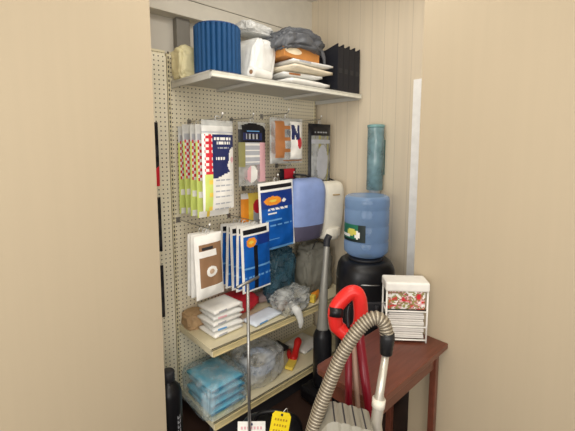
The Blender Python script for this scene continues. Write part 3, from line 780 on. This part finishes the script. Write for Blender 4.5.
FM = [PRED, OLIVE, PWHITE, KRAFT, PINK, BROWN]
b = pack_mesh(.17, .093, .012, f_mag, FM, 30, 18)
mg = thing('magazine', 'front magazine with red and green cover in the white rack', 'magazine', RKL, RKA, 'magazines in the rack')
b.v = [(x+.009, y+.018, z+.246) for (x, y, z) in b.v]; b.build('cover', FM, mg, smooth=True)
m2 = copy_tree(mg); m2.location = (RKL[0]-.022*math.sin(RKA), RKL[1]+.022*math.cos(RKA), RKL[2]); m2['label'] = 'second magazine just behind the front one in the white rack'
for k in range(4):
    nz_ = ['lowest', 'second lowest', 'second highest', 'highest'][k]
    o = thing('newspaper', 'white folded newspaper, %s in the lower part of the rack' % nz_, 'newspaper', (RKL[0], RKL[1], RKL[2]+.017+.0315*k), RKA, 'newspapers in the rack')
    b = MB()
    for q in range(3): b.box(.008+.003*q, .176-.002*q, .006-.003*(q % 2), D2-.006, .010*q, .010*q+.0085)
    b.build('pages', mat('newsprint', (214, 210, 204), .7), o, bevel=.002)

# ------------------------------------------------------------------ red vacuum, hose, grey vacuum in front of the desk
rv = thing('upright_vacuum', 'red upright vacuum with loop handle standing before the desk', 'vacuum', (.02, -1.28, 0))
def L(p): return (p[0]-.02, p[1]+1.28, p[2])
loop = [(-.004, -1.238, 1.035), (-.008, -1.234, 1.085), (.006, -1.242, 1.118), (.036, -1.262, 1.150), (.056, -1.280, 1.146), (.062, -1.290, 1.10), (.058, -1.290, 1.035), (.026, -1.27, 1.005)]
sp = smooth_pts([L(p) for p in loop]+[L(loop[0])], 6)[:-1]
MB().tube(sp, .025, 16, closed=True).build('loop_handle', RED, rv, smooth=True)
MB().tube([L((-.012, -1.242, 1.075)), L((-.006, -1.238, 1.105))], .025, 12).build('switch', BLACK, rv, smooth=True)
MB().tube(smooth_pts([L((.022, -1.27, 1.03)), L((.026, -1.262, 1.075)), L((.034, -1.262, 1.11))], 5), .007, 10).build('trigger', BLACK, rv, smooth=True)
MB().tube([L((.022, -1.27, 1.01)), L((.012, -1.285, .745)), L((.0, -1.30, .13))], .0125, 12).build('frame_tube', DRED, rv, smooth=True)
MB().tube([L((.052, -1.288, 1.04)), L((.062, -1.335, .745)), L((.062, -1.36, .13))], .0165, 14).build('frame_tube', DRED, rv, smooth=True)
MB().tube([L((.037, -1.279, 1.0)), L((.036, -1.308, .745)), L((.03, -1.33, .13))], .009, 10).build('cord_tube', mat('beige_tube', (150, 120, 104), .4), rv, smooth=True)
b = MB().box(-.05, .08, -.13, .03, .012, .14); b.build('base', DRED, rv, bevel=.025)

HP = [(-.30, -1.30, .56), (-.25, -1.305, .66), (-.214, -1.315, .78), (-.19, -1.325, .863), (-.162, -1.339, .941), (-.129, -1.356, 1.024), (-.094, -1.379, 1.092), (-.064, -1.40, 1.131), (-.041, -1.419, 1.143), (-.026, -1.436, 1.128), (-.021, -1.446, 1.09)]
hz = thing('vacuum_hose', 'ribbed silver vacuum hose arching over to a silver wand', 'hose', (-.021, -1.446, 0))
def Lh(p): return Vector((p[0]+.021, p[1]+1.446, p[2]))
sp = smooth_pts([Lh(p) for p in HP], 24)
# resample evenly so the ribs are regular
ev = [sp[0]]; step = .0024
for a, c2 in zip(sp, sp[1:]):
    d = (c2-a).length; t = step-(a-ev[-1]).length
    while (c2-ev[-1]).length >= step and t <= d+1e-9:
        ev.append(a+(c2-a)*max(0, min(1, t/d)) if d > 0 else c2); t += step
        if (c2-ev[-1]).length < step: break
hb_ = MB().tube(ev, [(.0168, .0203, .0213, .0203)[k % 4] for k in range(len(ev))], 16)
hb_.mi = [1 if (q//16) % 4 in (0, 3) and q < (len(ev)-1)*16 else 0 for q in range(len(hb_.mi))]
hb_.build('ribbed_hose', [HOSE, mat('hose_groove', (104, 94, 80), .5, .2)], hz, smooth=True)
MB().tube([Lh((-.021, -1.446, 1.10)), Lh((-.022, -1.447, 1.085)), Lh((-.026, -1.447, 1.035))], [.0215, .0225, .018], 16).build('cuff', mat('cuff_black', (30, 30, 32), .4), hz, smooth=True)
MB().tube([Lh((-.026, -1.447, 1.04)), Lh((-.052, -1.446, .92)), Lh((-.054, -1.446, .90)), Lh((-.066, -1.446, .83)), Lh((-.035, -1.49, .45)), Lh((-.03, -1.50, .03))], [.011, .0125, .017, .0165, .016, .016], 14).build('wand', mat('wand_silver', (186, 180, 168), .3, .5), hz, smooth=True)
MB().tube([Lh((-.054, -1.446, .905)), Lh((-.058, -1.446, .88))], .0195, 14).build('joint_ring', mat('joint_white', (214, 208, 194), .4), hz, smooth=True)

gv = thing('canister_vacuum', 'grey vacuum with ribbed sloping top standing before the desk', 'vacuum', (-.135, -1.375, 0), math.radians(-45))
# tall body with a sloping grooved top that falls to the right
b = MB(); rows = 24
GV = mat('vac_grey', (132, 128, 116), .45)
def top(x): return .865-.36*max(0, x+.02)**1.15-1.4*max(0, -.045-x)
n = 20; vs = []; fs = []
for j in range(n+1):
    x = -.075+.16*j/n
    gz = .004 if j % 4 == 0 else 0
    for (y, z) in ((-.055, .02), (-.055, top(x)-.022-gz), (-.042, top(x)-gz), (.042, top(x)-gz), (.05, top(x)-.018-gz), (.05, .02)): vs.append((x, y, z))
for j in range(n):
    for k in range(6): fs.append((j*6+k, j*6+(k+1) % 6, (j+1)*6+(k+1) % 6, (j+1)*6+k))
fs.append(tuple(range(6))); fs.append(tuple(n*6+k for k in range(6))); b.add(vs, fs)
b.build('body', GV, gv, bevel=.0)
b = MB()
for k in range(4):
    x = -.03+k*.03; b.box(x, x+.004, -.0565, -.055, .45, top(x)-.03).box(x, x+.004, -.042, .042, top(x+.004)-.006, top(x)+.0012)
b.build('groove', DARK, gv)
MB().box(-.078, .088, -.06, .055, 0, .05).build('base', DARK, gv, bevel=.012)
hp = MB().tube([(-.074, .0, .56), (-.115, .0, .56)], .024, 14); hp.build('hose_port', DARK, gv, smooth=True)

# ------------------------------------------------------------------ light
def area(name, loc, sx, sy, power, col, rot=(0, 0, 0)):
    l = bpy.data.lights.new(name, 'AREA'); l.shape = 'RECTANGLE'; l.size = sx; l.size_y = sy; l.energy = power; l.color = col
    o = bpy.data.objects.new(name, l); COL.objects.link(o); o.location = loc; o.rotation_euler = rot; return o
area('ceiling_area_light', (-.85, -1.9, 2.74), 1.2, .6, 22, (1, .94, .84))
area('ceiling_area_light', (.25, -.95, 2.74), 1.2, .6, 11, (1, .96, .90))  # added overhead light without a fixture, brightens the right wall and trim
area('ceiling_area_light', (-1.7, -3.2, 2.74), 1.2, .6, 16, (1, .96, .90))
area('added_daylight', (-3.1, -2.5, 1.5), 1.3, 1.5, 52, (1, .97, .92), (math.radians(90), 0, math.radians(-68)))  # added light panel, no window modelled; evens out brightness down the walls
area('added_daylight', (-1.75, -3.9, 1.55), 1.3, 1.5, 34, (1, .96, .89), (math.radians(90), 0, math.radians(-24)))  # another added panel out of view, brightens the left of the pegboard
w = bpy.data.worlds.new('world'); S.world = w; w.use_nodes = True
w.node_tree.nodes['Background'].inputs[0].default_value = (1, .97, .93, 1); w.node_tree.nodes['Background'].inputs[1].default_value = .75

# ------------------------------------------------------------------ camera
cd = bpy.data.cameras.new('camera'); cam = bpy.data.objects.new('camera', cd); COL.objects.link(cam)
cd.sensor_fit = 'HORIZONTAL'; cd.sensor_width = 36; cd.lens = 36*361.5/575
cam.location = (-.935, -1.995, 1.65); cam.rotation_euler = (math.radians(90-6.44), 0, math.radians(-42.8))
cd.shift_y = (187.85-215.5)/575; cd.clip_start = .02
S.camera = cam
S.view_settings.view_transform = 'Standard'; S.view_settings.look = 'None'
S.view_settings.exposure = -0.1; S.view_settings.gamma = 1; S.view_settings.use_curve_mapping = False
